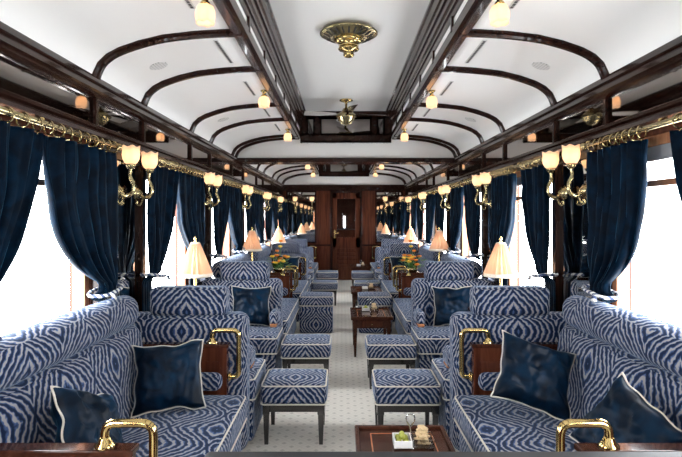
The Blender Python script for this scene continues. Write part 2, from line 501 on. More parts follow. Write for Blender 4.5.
# ------------------------------------------------------------------ mirrors between the windows
VIS = WC[2:]                                      # the six windows in view
def place_words(k):                               # pier k stands after window k (0 = first in view)
    return 'between the %s and %s windows' % (ORD[k], ORD[k+1]) if k < 5 else 'beyond the sixth window'
for s in (-1, 1):
    for k in range(0, 5):
        a, c = WC[k+2]+HALF, WC[k+3]-HALF
        mid = (a+c)/2
        lab = ('tall framed mirror on the %s wall ' % SIDE[s]) + (place_words(k) if k >= 0 else 'before the first window')
        t = thing('wall_mirror', lab, 'mirror', (s*1.42, mid, ZS), 0, 'mirrors on the piers between the windows')
        w = c-a; b = BM(); h = 1.12
        for y0, y1 in ((-w/2, -w/2+0.06), (w/2-0.06, w/2)): box(b, 0, -s*0.042, y0, y1, 0, h)
        box(b, 0, -s*0.03, -w/2, w/2, 0, 0.09); box(b, 0, -s*0.03, -w/2, w/2, h-0.06, h)
        mk('frame', b, 'woodz', t)
        b = BM(); box(b, -s*0.004, -s*0.014, -w/2+0.05, w/2-0.05, 0.08, h-0.05, 0.001); mk('mirror_glass', b, 'mirror', t)

# ------------------------------------------------------------------ far end wall and door
DX0, DX1 = -0.27, 0.37
b = BM()
box(b, -1.42, DX0, Y1, Y1+0.08, 0, 2.2); box(b, DX1, 1.42, Y1, Y1+0.08, 0, 2.2); box(b, DX0-0.01, DX1+0.01, Y1, Y1+0.08, 2.04, 2.2)
box(b, -1.42, 1.42, Y1+0.0, Y1+0.08, 2.19, 2.9)
for x0, x1 in ((-1.36, -0.62), (0.70, 1.40)):    # raised lower panels
    box(b, x0, x1, Y1-0.012, Y1+0.01, 0.16, 0.78)
for x0, x1 in ((-0.60, -0.33), (0.43, 0.68)):
    box(b, x0, x1, Y1-0.012, Y1+0.01, 0.16, 0.78); box(b, x0, x1, Y1-0.012, Y1+0.01, 0.86, 2.0)
we = struct('wall_end', b, 'panel')
b = BM(); box(b, -1.42, DX0-0.05, Y1-0.02, Y1, 0, 0.12); box(b, DX1+0.05, 1.42, Y1-0.02, Y1, 0, 0.12); box(b, -1.42, DX0-0.05, Y1-0.022, Y1, 0.80, 0.84); box(b, DX1+0.05, 1.42, Y1-0.022, Y1, 0.80, 0.84); box(b, -1.42, 1.42, Y1-0.03, Y1, 2.08, 2.16); struct('moulding', b, 'wood', we)
b = BM()
for x in (DX0-0.05, DX1): box(b, x, x+0.05, Y1-0.03, Y1+0.06, 0, 2.09)
box(b, DX0-0.05, DX1+0.05, Y1-0.03, Y1+0.06, 2.04, 2.10)
d = struct('door_1', b, 'wood')
b = BM(); lx0, lx1 = DX0+0.005, DX1-0.005
box(b, lx0, lx0+0.10, Y1, Y1+0.04, 0.01, 2.035); box(b, lx1-0.10, lx1, Y1, Y1+0.04, 0.01, 2.035)
box(b, lx0, lx1, Y1, Y1+0.04, 1.90, 2.035); box(b, lx0, lx1, Y1, Y1+0.04, 0.76, 1.0); box(b, lx0, lx1, Y1, Y1+0.04, 0.01, 0.30)
box(b, lx0, lx1, Y1+0.03, Y1+0.04, 0.29, 0.77)
mk('door_leaf', b, 'panel', d)
b = BM()
for i in range(5): rbox(b, ((lx0+lx1)/2, Y1+0.012, 0.345+0.09*i), (lx1-lx0-0.19, 0.03, 0.075), 0.008, 2)
mk('louvre', b, 'panel', d)
b = BM(); box(b, lx0+0.095, lx1-0.095, Y1+0.015, Y1+0.021, 0.99, 1.91, 0.001); mk('pane', b, glass_mat('door_glass', (0.7, 0.72, 0.74), 0.42), d)
b = BM(); box(b, lx0+0.03, lx0+0.065, Y1-0.006, Y1+0.002, 0.98, 1.18)
tube(b, arc_path([(lx0+0.047, Y1, 1.10), (lx0+0.047, Y1-0.05, 1.10), (lx0+0.14, Y1-0.05, 1.10)], 0.015), 0.009); mk('handle', b, 'brass', d, True)
# dim vestibule behind the door glass
b = BM(); box(b, -0.8, 0.9, Y1+1.5, Y1+1.56, 0, 2.5); box(b, -0.86, -0.8, Y1+0.08, Y1+1.56, 0, 2.5); box(b, 0.9, 0.96, Y1+0.08, Y1+1.56, 0, 2.5); box(b, -0.86, 0.96, Y1+0.08, Y1+1.56, 2.45, 2.5)
struct('wall_vestibule', b, 'wood')
for s, (x0, x1) in ((-1, (-1.34, -0.64)), (1, (0.72, 1.36))):
    t = thing('wall_mirror', 'large mirror on the far end wall to the %s of the door' % SIDE[s], 'mirror', ((x0+x1)/2, Y1, 0.86), 0, 'mirrors on the far end wall')
    w = (x1-x0)/2; b = BM()
    for xa in (-w, w-0.04): box(b, xa, xa+0.04, -0.025, 0, 0, 1.22)
    for za in (0, 0.98, 1.18): box(b, -w, w, -0.025, 0, za, za+0.04)
    mk('frame', b, 'wood', t)
    b = BM(); box(b, -w+0.03, w-0.03, -0.012, -0.004, 0.03, 1.19, 0.001); mk('mirror_glass', b, 'mirror', t)
# wall behind the photographer
b = BM()
box(b, -1.42, 0.03, Y0-0.18, Y0-0.1, 0, 2.9); box(b, 0.11, 1.42, Y0-0.18, Y0-0.1, 0, 2.9); box(b, -0.04, 0.17, Y0-0.18, Y0-0.1, 0, 0.95); box(b, -0.04, 0.17, Y0-0.18, Y0-0.1, 1.55, 2.9)
struct('wall_back', b, 'wood')
b = BM(); box(b, 0.03, 0.11, Y0-0.15, Y0-0.14, 0.95, 1.55, 0.001); struct('window_17', b, 'pane')  # unseen slit, added so its daylight reflects as a streak in the end door

# ------------------------------------------------------------------ sconces
def make_sconce():
    """local: wall plane at x=0, lamp on the -x side"""
    t = thing('wall_sconce', 'x', 'wall lamp', (0, 0, 0), 0, 'brass tulip sconces')
    b = BM(); R = Matrix.Rotation(-PI/2, 4, 'Y')
    lathe(b, [(0.045, 0), (0.045, 0.008), (0.034, 0.012), (0.036, 0.02), (0.02, 0.03), (0.012, 0.04), (0.0, 0.045)], (0, 0, 0), 16, R, 8, 0.08)
    mk('rosette', b, 'oldbrass', t, True)
    b = BM()
    tube(b, smooth_path([(-0.02, 0, 0.0), (-0.055, 0, -0.03), (-0.095, 0, -0.015), (-0.105, 0, 0.035), (-0.085, 0, 0.085), (-0.09, 0, 0.135)], 5), [0.013]*10+[0.011]*10+[0.009]*6, 8)
    tube(b, smooth_path([(-0.05, 0, -0.03), (-0.03, 0, -0.075), (-0.01, 0, -0.07), (-0.012, 0, -0.05)], 4), 0.007, 6)
    lathe(b, [(0.006, 0.125), (0.018, 0.13), (0.026, 0.145), (0.028, 0.155), (0.02, 0.158)], (-0.09, 0, 0), 14)
    mk('arm', b, 'oldbrass', t, True)
    b = BM(); lathe(b, [(0.018, 0.152), (0.034, 0.162), (0.046, 0.185), (0.050, 0.210), (0.048, 0.235), (0.051, 0.258), (0.048, 0.257), (0.045, 0.235), (0.047, 0.21), (0.043, 0.187), (0.030, 0.166)], (-0.09, 0, 0), 36, None, 6, 0.05)
    for v in b.verts:
        if v.co.z > 0.25: v.co.z += 0.005*math.cos(6*math.atan2(v.co.y, v.co.x+0.09))
    mk('lamp_shade', b, 'tulip', t, True)
    b = BM(); sphere(b, (-0.09, 0, 0.207), 0.017, (1, 1, 1.3)); mk('bulb', b, 'bulb', t, True)
    return t
sc0 = make_sconce(); first = True
for s in (-1, 1):
    for k in range(0, 5):
        mid = (WC[k+2]+WC[k+3])/2
        for dy, w in ((-0.15, 'nearer'), (0.152, 'farther')):
            lab = '%s tulip sconce of the pair on the %s wall %s' % (w, SIDE[s], place_words(k) if k >= 0 else 'before the first window')
            loc = (s*1.372, mid+dy+(0.0 if s < 0 else -0.025), 1.61)
            if first: sc0.location = loc; sc0['label'] = lab; sc0.rotation_euler = (0, 0, 0 if s > 0 else PI); first = False
            else: dup(sc0, loc, lab, 0 if s > 0 else PI)
for x, w in ((-1.13, 'far left'), (-0.74, 'inner left'), (0.95, 'inner right'), (1.33, 'far right')):
    dup(sc0, (x, Y1-0.026, 1.68), '%s brass sconce with a round lit shade on the end wall mirrors' % w, PI/2, 'brass sconces on the end wall')

# ------------------------------------------------------------------ curtains, rods, tiebacks
ROD_Z, ROD_U = 1.852, 1.315
FAR_OUT, NEAR_OUT = {-1: 0.635, 1: 0.59}, -0.69
def edge_far(t, s):      # inner edge of the far half, offset from window centre
    a = -0.07 if s < 0 else 0.05; t /= 0.93
    e = 0.43 if s < 0 else 0.37
    return a + (e-a)*min(t, 1)**4
def edge_near(t, s):
    a = -0.10 if s < 0 else -0.17; t /= 0.93
    if t <= 1: return a + (-0.50-a)*t**1.6
    return -0.50 + 0.03*(t-1)/0.5
ring_me = [None]
def curtain(s, k, wc, half):
    far = half == 'far'
    lab = 'navy velvet curtain, %s half of the %s window on the %s' % (half, ORD[k], SIDE[s])
    ztie = 1.062
    yb = wc
    t_ = thing('curtain', lab, 'curtain', (s*ROD_U, yb, 0), 0, 'navy velvet window curtains')
    b = BM(); rows = 34; cols = 64; ztop = 1.806; zbot = 0.79 if k in (1, 4) else 1.03
    nf = 6.5 if far else 4.5; ph = random.random()*6
    grid = []
    for i in range(rows+1):
        z = ztop + (zbot-ztop)*i/rows
        t = (ztop-z)/(ztop-ztie)
        if far: a, c = edge_far(t, s), FAR_OUT[s] - 0.05*min(t, 1)**2
        else: a, c = edge_near(t, s), NEAR_OUT + 0.02*min(t, 1)**2
        pinch = math.exp(-((t-1)/0.16)**2)
        row = []
        for j in range(cols+1):
            u = j/cols
            # folds run down and gather towards the tie
            uu = u + 0.02*math.sin(3*t+ph+7*u)
            dep = 0.030*math.sin(2*PI*nf*uu+ph) + 0.012*math.sin(2*PI*nf*2.3*uu+1.3*ph+t)
            dep *= (0.85 - 0.5*pinch)
            dep += 0.03*min(t, 1)**2*math.sin(PI*u) + 0.012*noise.noise(Vector((u*3, t*4, ph+s)))
            if t > 0.98: q = min(1, (t-0.98)/0.07); dep = dep*(1-0.85*q) - 0.048*q
            y = a + (c-a)*u
            row.append(b.verts.new((-s*dep, y, z - (0.02*math.sin(PI*u) if far and t > 0.6 else 0)*min(1, t))))
        grid.append(row)
    near_tie = [v.co for r in grid for v in r if abs(v.co.z-ztie) < 0.05]
    gy0, gy1 = min(c.y for c in near_tie), max(c.y for c in near_tie)
    gx0, gx1 = min(c.x for c in near_tie), max(c.x for c in near_tie)
    for i in range(rows):
        for j in range(cols): b.faces.new((grid[i][j], grid[i][j+1], grid[i+1][j+1], grid[i+1][j]))
    o = mk('drape', b, 'curtain', t_, True)
    so = o.modifiers.new('thick', 'SOLIDIFY'); so.thickness = 0.007
    # rings
    n = 9 if far else 6
    y0, y1 = (edge_far(0, s)+0.025, FAR_OUT[s]-0.04) if far else (NEAR_OUT+0.05, edge_near(0, s)-0.03)
    for i in range(n):
        y = y0+(y1-y0)*i/(n-1)
        if ring_me[0] is None:
            rb = BM(); tube(rb, [(0.029*math.cos(2*PI*q/16), 0, 0.029*math.sin(2*PI*q/16)) for q in range(16)], 0.0042, 6, True)
            tube(rb, [(0, 0, -0.029), (0, 0, -0.042)], 0.003, 5)
            r0 = mk('ring', rb, 'oldbrass', t_, True); ring_me[0] = r0.data
        else:
            r0 = bpy.data.objects.new('ring', ring_me[0]); COL.objects.link(r0); r0.parent = t_
        r0.location = (0, y, ROD_Z-0.0112); r0.rotation_euler = (0, 0, random.uniform(-0.4, 0.4))
    # tieback
    yt = wc + (gy0+gy1)/2; wy = (gy1-gy0)/2+0.020; wx = (gx1-gx0)/2+0.017; xt = s*ROD_U+(gx0+gx1)/2
    tb = thing('rope_tieback', 'twisted cord tieback on the %s curtain of the %s window on the %s' % (half, ORD[k], SIDE[s]), 'curtain tieback', (xt, yt, ztie), 0, 'curtain tiebacks')
    b = BM(); q = 1 if far else -1
    sq = lambda v: math.copysign(abs(v)**0.55, v)
    tube(b, [(wx*sq(math.cos(a2)), wy*sq(math.sin(a2)), 0.018*math.sin(a2)*q) for a2 in [2*PI*i/28 for i in range(28)]], 0.0095, 8, True)
    tube(b, [(s*wx*0.6, q*wy*1.0, 0.015), (s*(1.376-0.012-abs(xt)), q*(wy+0.01), 0.025)], 0.0075, 6)
    mk('cord', b, 'rope', tb, True)
    b = BM(); ty = -q*wy*0.75; tx = -s*(wx+0.006)
    lathe(b, [(0.006, -0.006), (0.013, -0.014), (0.010, -0.022), (0.014, -0.027), (0.016, -0.036), (0.014, -0.038)], (tx-s*0.006, ty, 0), 12)
    mk('tassel', b, 'rope', tb, True)
for s in (-1, 1):
    for k, wc in enumerate(VIS):
        t = thing('curtain_rod', 'brass curtain rod over the %s window in view on the %s' % (ORD[k], SIDE[s]), 'curtain rod', (s*ROD_U, wc, ROD_Z), 0, 'brass curtain rods')
        y1 = 0.65 if s < 0 else 0.635
        b = BM(); tube(b, [(0, -0.68, 0), (0, y1, 0)], 0.0135, 10); mk('rod', b, 'oldbrass', t, True)
        for ye, d in ((-0.68, -1), (y1, 1)):
            b = BM(); R = Matrix.Rotation(-PI/2*d, 4, 'X')
            lathe(b, [(0.012, -0.012), (0.019, -0.006), (0.019, 0.002), (0.011, 0.005), (0.02, 0.012), (0.023, 0.020), (0.016, 0.030), (0, 0.034)], (0, ye, 0), 12, R)
            mk('finial', b, 'oldbrass', t, True)
        for yk in (-0.66, -0.085 if s < 0 else -0.06, y1-0.02):
            b = BM(); tube(b, [(0, yk, 0.0), (s*0.0, yk, 0.018), (s*0.035, yk, 0.03)], 0.007, 6); mk('bracket', b, 'brass', t, True)
        for half in ('near', 'far'): curtain(s, k, wc, half)

# ------------------------------------------------------------------ seating
def handrail(parent, s, f=1):
    """brass rail hooked over the corner of an end panel; local to the panel's outer top corner region (absolute u)"""
    b = BM()
    P = arc_path([(s*-0.215, 0, 0.725), (s*-0.215, 0, 0.795), (s*-0.37, 0, 0.795), (s*-0.37, 0, 0.525), (s*-0.305, 0, 0.525)], 0.04, 6)
    tube(b, P, 0.0145, 10)
    lathe(b, [(0.032, 0.718), (0.032, 0.726), (0.022, 0.736), (0.017, 0.748), (0.0145, 0.752)], (s*-0.215, 0, 0), 14)
    R = Matrix.Rotation(s*PI/2, 4, 'Y')
    lathe(b, [(0.030, -0.315+0.0), (0.026, -0.318), (0.016, -0.33)], (0, 0, 0.525), 12, Matrix.Rotation(PI/2, 4, 'Y') if s > 0 else Matrix.Rotation(-PI/2, 4, 'Y'))
    return mk('handrail', b, 'brass', parent, True)

def pipe_rect(bm, x0, x1, y0, y1, z, r=0.005, rad=0.03):
    pts = arc_path([(x0, (y0+y1)/2, z), (x0, y0, z), (x1, y0, z), (x1, y1, z), (x0, y1, z), (x0, (y0+y1)/2+0.001, z)], rad, 4)
    tube(bm, pts[:-1], r, 6, True)

def sofa(s, y0, y1, label):
    """window sofa: back along the wall, wooden panel at each end. local u0 = 1.02"""
    ym = (y0+y1)/2; L = y1-y0; U = 1.02
    t = thing('sofa', label, 'sofa', (s*U, ym, 0), 0, 'window sofas with mahogany ends')
    pe = 0.065
    hl = L/2-pe
    b = BM(); rbox(b, (s*(0.86-U), 0, 0.165), (0.47, 2*hl, 0.25), 0.02, 2, 3); mk('base', b, 'zebra', t, True)
    b = BM(); rbox(b, (s*(0.868-U), 0, 0.365), (0.555, 2*hl-0.01, 0.145), 0.035, 3, 8, (0, 0, 0.018)); seat = mk('seat_cushion', b, 'zebra', t, True)
    b = BM(); pipe_rect(b, s*(0.868-U)-0.270, s*(0.868-U)+0.270, -hl+0.012, hl-0.012, 0.425); pipe_rect(b, s*(0.868-U)-0.274, s*(0.868-U)+0.274, -hl+0.008, hl-0.008, 0.302); mk('piping', b, 'piping', seat, True)
    def lean(q):      # back leans to the wall and swells
        q.x += s*0.08*((q.z+0.26)/0.52) ; return q
    b = BM(); rbox(b, (s*(1.195-U), 0, 0.60), (0.15, 2*hl, 0.50), 0.065, 4, 8, (0.022, 0, 0), lean); mk('backrest', b, 'zebra', t, True)
    b = BM(); rbox(b, (s*(1.278-U), 0, 0.925), (0.16, 2*hl-0.02, 0.175), 0.072, 5, 10, (0.01, 0, 0.008)); mk('headrest', b, 'zebra', t, True)
    for d in (-1, 1):
        yc = d*(L/2-pe/2)
        b = BM(); box(b, s*(0.715-U), s*(1.405-U), yc-0.028, yc+0.028, 0.0, 0.70, 0.004)
        rbox(b, (s*(0.90-U), yc-0.029, 0.40), (0.30, 0.008, 0.44), 0.003); rbox(b, (s*(0.90-U), yc+0.029, 0.40), (0.30, 0.008, 0.44), 0.003)
        p = mk('end_panel', b, 'panel', t)
        b = BM(); rbox(b, (s*(1.055-U), yc, 0.709), (0.70, 0.066, 0.022), 0.006, 2); mk('panel_cap', b, 'table', p)
        h = handrail(p, s); h.location = (0, yc, 0)
        b = BM(); rbox(b, (s*(0.86-U), d*(hl-0.045), 0.52), (0.26, 0.085, 0.10), 0.04, 3, 3); mk('arm_pad', b, 'zebra', t, True)
    return t

def armchair(s, yb, f, label):
    """armchair whose back stands at yb and which faces f along the aisle. local u0 = 0.98"""
    U = 0.98
    t = thing('armchair', label, 'armchair', (s*U, yb, 0), 0, 'facing armchairs beside the window tables')
    w = 0.76; uc = 1.00
    b = BM(); rbox(b, (s*(uc-U), 0, 0.455), (w, 0.19, 0.83), 0.06, 4, 5, (0, 0.012, 0.0)); bk = mk('backrest', b, 'zebra', t, True)
    b = BM(); rbox(b, (s*(0.975-U), f*0.0, 0.945), (0.46, 0.15, 0.17), 0.032, 4, 5, (0, 0.015, 0.002)); mk('headrest', b, 'zebra', t, True)
    b = BM(); rbox(b, (s*(0.98-U), f*0.335, 0.16), (0.74, 0.46, 0.25), 0.02, 2, 3); mk('base', b, 'zebra', t, True)
    b = BM(); rbox(b, (s*(0.975-U), f*0.35, 0.365), (0.76, 0.50, 0.15), 0.035, 3, 6, (0, 0, 0.02)); st = mk('seat_cushion', b, 'zebra', t, True)
    b = BM(); pipe_rect(b, s*(0.975-U)-0.373, s*(0.975-U)+0.373, f*0.35-0.243, f*0.35+0.243, 0.426); pipe_rect(b, s*(0.975-U)-0.377, s*(0.975-U)+0.377, f*0.35-0.247, f*0.35+0.247, 0.30); mk('piping', b, 'piping', st, True)
    b = BM(); rbox(b, (s*(0.665-U), f*0.20, 0.545), (0.085, 0.24, 0.12), 0.04, 4, 3); a = mk('armrest', b, 'zebra', t, True)
    b = BM(); rbox(b, (s*(0.665-U), f*0.27, 0.482), (0.06, 0.11, 0.03), 0.010, 2); mk('arm_front', b, 'walnut', a)
    return t

NEAR = {0: 'nearest', 1: 'second', 2: 'third', 3: 'farthest'}
SOFAS = [(1.66, 3.125), (5.19, 6.80), (7.12, 8.72), (10.72, 12.20)]
for s in (-1, 1):
    for i, (a, c) in enumerate(SOFAS):
        sofa(s, a, c, 'long blue tiger striped sofa on the %s wall, %s along it' % (SIDE[s], ('nearest', 'second nearest', 'third nearest', 'farthest')[i]))
CHAIRS = [(3.245, 1, 'back to the camera, just behind the nearest sofa'), (5.08, -1, 'facing the camera, holding a navy cushion'),
          (8.83, 1, 'back to the camera, in the far pair'), (10.61, -1, 'facing the camera, in the far pair')]
for s in (-1, 1):
    for (yb, f, w) in CHAIRS:
        armchair(s, yb, f, 'tiger striped armchair on the %s, %s' % (SIDE[s], w))

# ------------------------------------------------------------------ footstools
def stool(label, loc):
    t = thing('footstool', label, 'footstool', loc, 0, 'tiger striped footstools on black legs')
    b = BM(); rbox(b, (0, 0, 0.322), (0.425, 0.395, 0.125), 0.035, 4, 7, (0.004, 0.004, 0.016)); c = mk('cushion', b, 'zebra', t, True)
    b = BM(); pipe_rect(b, -0.207, 0.207, -0.192, 0.192, 0.378); pipe_rect(b, -0.209, 0.209, -0.194, 0.194, 0.262); mk('piping', b, 'piping', c, True)
    b = BM()
    for y in (-0.165, 0.165): rbox(b, (0, y, 0.235), (0.34, 0.02, 0.055), 0.003)
    for x in (-0.175, 0.175): rbox(b, (x, 0, 0.235), (0.02, 0.31, 0.055), 0.003)
    mk('apron', b, 'ebony', t)
    for x in (-1, 1):
        for y in (-1, 1):
            b = BM(); q = Vector((x*0.175, y*0.162, 0))
            tube(b, [q+Vector((0, 0, 0.0)), q+Vector((0, 0, 0.19)), q+Vector((0, 0, 0.2)), q+Vector((0, 0, 0.262))], [0.017, 0.027, 0.032, 0.032], 4)
            bmesh.ops.rotate(b, verts=b.verts[:], cent=q, matrix=Matrix.Rotation(PI/4, 3, 'Z')); mk('leg', b, 'ebony', t)
    return t
ST = [(-1, 3.565, -0.357), (1, 3.56, 0.374), (-1, 4.68, -0.357), (1, 4.66, 0.374), (-1, 8.93, -0.335), (1, 8.92, 0.37), (-1, 10.6, -0.34), (1, 10.55, 0.36)]
LAB = {0: 'nearest footstool on the %s of the aisle, blue tiger stripe on black legs', 1: 'second footstool on the %s of the aisle, before the camera-facing armchair',
       2: 'third footstool on legs on the %s of the aisle, behind the boxy ottoman', 3: 'farthest footstool on the %s of the aisle, near the end door'}
s0 = None
for i, (s, y, x) in enumerate(ST):
    lab = LAB[i//2] % SIDE[s]
    if s0 is None: s0 = stool(lab, (x, y, 0))
    else: dup(s0, (x, y, 0), lab)
def ottoman(s, loc):
    t = thing('ottoman', 'boxy blue tiger striped ottoman reaching the carpet on the %s of the aisle' % SIDE[s], 'ottoman', loc, 0, 'boxy ottomans')
    b = BM(); rbox(b, (0, 0, 0.17), (0.415, 0.41, 0.34), 0.02, 2, 4); mk('base', b, 'zebra', t, True)
    b = BM(); rbox(b, (0, 0, 0.405), (0.425, 0.42, 0.125), 0.03, 3, 6, (0, 0, 0.015)); c = mk('cushion', b, 'zebra', t, True)
    b = BM(); pipe_rect(b, -0.209, 0.209, -0.206, 0.206, 0.458); pipe_rect(b, -0.209, 0.209, -0.206, 0.206, 0.345); mk('piping', b, 'piping', c, True)
ottoman(-1, (-0.374, 6.86, 0)); ottoman(1, (0.372, 6.86, 0))

# ------------------------------------------------------------------ coffee tables with snacks
def coffee_table(label, x, y, L=0.60):
    t = thing('coffee_table', label, 'table', (x, y, 0), 0, 'mahogany coffee tables in the aisle')
    w = 0.44
    b = BM(); rbox(b, (0, 0, 0.400), (w, L, 0.022), 0.005, 2); top = mk('tabletop', b, 'table', t)
    b = BM()
    for xx in (-w/2+0.011, w/2-0.011): rbox(b, (xx, 0, 0.416), (0.022, L, 0.018), 0.007, 2)
    for yy in (-L/2+0.011, L/2-0.011): rbox(b, (0, yy, 0.416), (w-0.02, 0.022, 0.018), 0.007, 2)
    mk('raised_rim', b, 'table', top)
    b = BM(); q = 0.075
    for xx in (-w/2+q, w/2-q): rbox(b, (xx, 0, 0.4115), (0.006, L-2*q, 0.002), 0.0005)
    for yy in (-L/2+q, L/2-q): rbox(b, (0, yy, 0.4115), (w-2*q, 0.006, 0.002), 0.0005)
    mk('inlay_line', b, 'walnut', top)
    b = BM(); rbox(b, (0, 0, 0.345), (w-0.06, L-0.06, 0.09), 0.004); mk('apron', b, 'table', t)
    b = BM(); rbox(b, (0, -L/2+0.027, 0.347), (0.22, 0.012, 0.06), 0.003); dr = mk('drawer', b, 'panel', t)
    b = BM(); sphere(b, (0, -L/2+0.014, 0.347), 0.008); mk('knob', b, 'brass', dr, True)
    for xx in (-1, 1):
        for yy in (-1, 1):
            b = BM(); p = Vector((xx*(w/2-0.045), yy*(L/2-0.045), 0))
            tube(b, [p, p+Vector((0, 0, 0.28)), p+Vector((0, 0, 0.39))], [0.016, 0.030, 0.032], 4)
            bmesh.ops.rotate(b, verts=b.verts[:], cent=p, matrix=Matrix.Rotation(PI/4, 3, 'Z')); mk('leg', b, 'table', t)
    return t
def snack_caddy(label, x, y, z=0.412):
    t = thing('snack_caddy', label, 'snack dish', (x, y, z), 0, 'snack dishes on the coffee tables')
    for (dx, nm, mm) in ((-0.045, 'olive_dish', 'white'), (0.048, 'nut_dish', 'bowl')):
        b = BM(); w, h, th = (0.082, 0.034, 0.005) if dx < 0 else (0.096, 0.040, 0.005)
        rbox(b, (dx, 0, 0.008), (w, 0.10, 0.006), 0.002)
        for q in (-1, 1):
            rbox(b, (dx+q*(w/2-th/2), 0, 0.005+h/2), (th, 0.10, h), 0.002); rbox(b, (dx, q*(0.05-th/2), 0.005+h/2), (w-0.002, th, h), 0.002)
        mk(nm, b, mm, t)
    b = BM()
    tube(b, arc_path([(0, 0.045, 0.006), (0, 0.05, 0.06), (-0.022, 0.05, 0.10), (-0.014, 0.05, 0.125), (0.014, 0.05, 0.125), (0.022, 0.05, 0.10), (0, 0.05, 0.065)], 0.015), 0.0035, 6)
    tube(b, [(-0.088, 0, 0.0038), (0.088, 0, 0.0038)], 0.003, 5); tube(b, [(0, 0.045, 0.0038), (0, -0.05, 0.0038)], 0.003, 5)
    mk('wire_handle', b, 'silver', t, True)
    return t
def nuts(label, x, y, z, n):
    b = BM()
    for i in range(n):
        lay = i % 5
        px, py, pz = random.uniform(-0.027, 0.027)*(1-0.12*lay), random.uniform(-0.029, 0.029)*(1-0.12*lay), 0.022+0.0145*lay
        ang = random.random()*6.28; pts = []
        for q in range(5):
            a = -1.1+2.2*q/4; pts.append((px+0.009*math.cos(a+ang), py+0.009*math.sin(a+ang), pz+0.002*math.sin(3*a+i)))
        tube(b, pts, [0.003, 0.0052, 0.006, 0.0052, 0.003], 5)
    o = mk('cashew_nuts', b, 'nut', None, True, (x+0.048, y, z)); tag(o, label, 'nuts', None, 'stuff')
olive_me = [None]
def olives(words, x, y, z):
    spots = [(-0.0165, -0.029, 0.0255), (0.0165, -0.029, 0.0255), (-0.0165, 0.0, 0.0255), (0.0165, 0.0, 0.0255), (-0.0165, 0.029, 0.0255), (0.0165, 0.029, 0.0255), (0.0, -0.0145, 0.0465), (0.0, 0.0145, 0.0465)]
    for i, (a, c, d) in enumerate(spots):
        if olive_me[0] is None:
            b = BM(); sphere(b, (0, 0, 0), 0.0135, (1, 1.06, 1), 12, 8); o = mk('olive', b, 'olive', None, True); olive_me[0] = o.data
        else:
            o = bpy.data.objects.new('olive', olive_me[0]); COL.objects.link(o)
        o.location = (x-0.045+a, y+c, z+d); o.rotation_euler = (0, 0, random.uniform(-0.2, 0.2))
        tag(o, 'green olive heaped in the white dish on ' + words, 'olive', 'green olives on ' + words)
TABLES = [('mahogany coffee table in the right foreground holding olives and cashews', 0.235, 2.33, 0.272, 2.42, 'the foreground coffee table'),
          ('mahogany coffee table with drawer in the aisle beyond the nearest right footstools', 0.265, 5.79, 0.262, 5.93, 'the second coffee table'),
          ('mahogany coffee table in the aisle beyond the right boxy ottoman', 0.30, 7.68, 0.33, 7.72, 'the third coffee table'),
          ('farthest small mahogany coffee table before the end door', 0.355, 11.45, 0.355, 11.45, 'the farthest coffee table')]
for lab, x, y, cx, cy, w in TABLES:
    coffee_table(lab, x, y)
    snack_caddy('snack caddy with wire handle on ' + w, cx, cy)
    nuts('heap of cashew nuts in the clear dish on ' + w, cx, cy, 0.412, 100)
    if y < 7: olives(w, cx, cy, 0.412)

# ------------------------------------------------------------------ cushions
def pillow(label, loc, rot, size=0.40, th=0.058, seed=0):
    t = tag(bpy.data.objects.new('scatter_cushion', None), label, 'cushion', 'navy velvet cushions with cream piping')
    COL.objects.link(t); t.location = loc; t.rotation_euler = rot
    n = 36; b = BM(); h = size/2; per = {}
    def P(i, j, sg):
        u, v = -1+2*i/n, -1+2*j/n
        # edges pulled in between the pointed corners
        k = 0.12
        x = h*u*(1-k*(1-v*v)*abs(u)**2); z = h*v*(1-k*(1-u*u)*abs(v)**2)
        w = max(0.0, (1-u**4)*(1-v**4))**0.55
        wr = 0.020*noise.noise(Vector((u*2.1, v*2.1, seed)))+0.011*(1-2*abs(noise.noise(Vector((u*2.6+v*1.4, v*2.2-u, seed+4)))))+0.006*noise.noise(Vector((u*6, v*6, seed)))
        # a soft chop in the middle
        fl = 0.016*noise.noise(Vector((u*2.4, v*2.4, seed+9)))*max(abs(u), abs(v))**3
        x += 0.012*noise.noise(Vector((v*2.2, seed, u)))*abs(u); z += 0.012*noise.noise(Vector((u*2.2, seed+3, v)))*abs(v)
        return Vector((x, sg*(th*w*(1-0.15*math.exp(-(u*u+v*v)*4)) + wr*w)+fl, z))
    g = {}
    for sg in (-1, 1):
        for i in range(n+1):
            for j in range(n+1):
                e = i in (0, n) or j in (0, n)
                key = (i, j, 0 if e else sg)
                if key not in g: g[key] = b.verts.new(P(i, j, sg))
        for i in range(n):
            for j in range(n):
                vs = []
                for (a, c) in ((i, j), (i+1, j), (i+1, j+1), (i, j+1)):
                    e = a in (0, n) or c in (0, n); vs.append(g[(a, c, 0 if e else sg)])
                b.faces.new(vs)
    mk('cover', b, 'navy', t, True)
    edge = [P(i, 0, 1) for i in range(n)]+[P(n, j, 1) for j in range(n)]+[P(n-i, n, 1) for i in range(n)]+[P(0, n-j, 1) for j in range(n)]
    b = BM(); tube(b, edge, 0.0045, 6, True); mk('piping', b, 'piping', t, True)
    return t
pillow('navy velvet cushion at the far end of the nearest left sofa', (-0.96, 2.79, 0.615), (-0.48, -0.06, 0.22), 0.365, seed=1)
pillow('navy velvet cushion at the far end of the nearest right sofa', (0.925, 2.68, 0.656), (-0.72, 0.28, -0.20), 0.38, seed=2)
pillow('navy velvet cushion half hidden in the left foreground corner', (-0.985, 1.97, 0.657), (-0.50, 0.40, 1.30), 0.32, seed=3)
pillow('navy velvet cushion half hidden in the right foreground corner', (0.995, 1.95, 0.648), (-0.50, 0.40, -1.30), 0.33, seed=4)
pillow('navy velvet cushion on the left armchair that faces the camera', (-0.885, 4.872, 0.64), (-0.14, 0.02, 0.05), 0.365, seed=5)
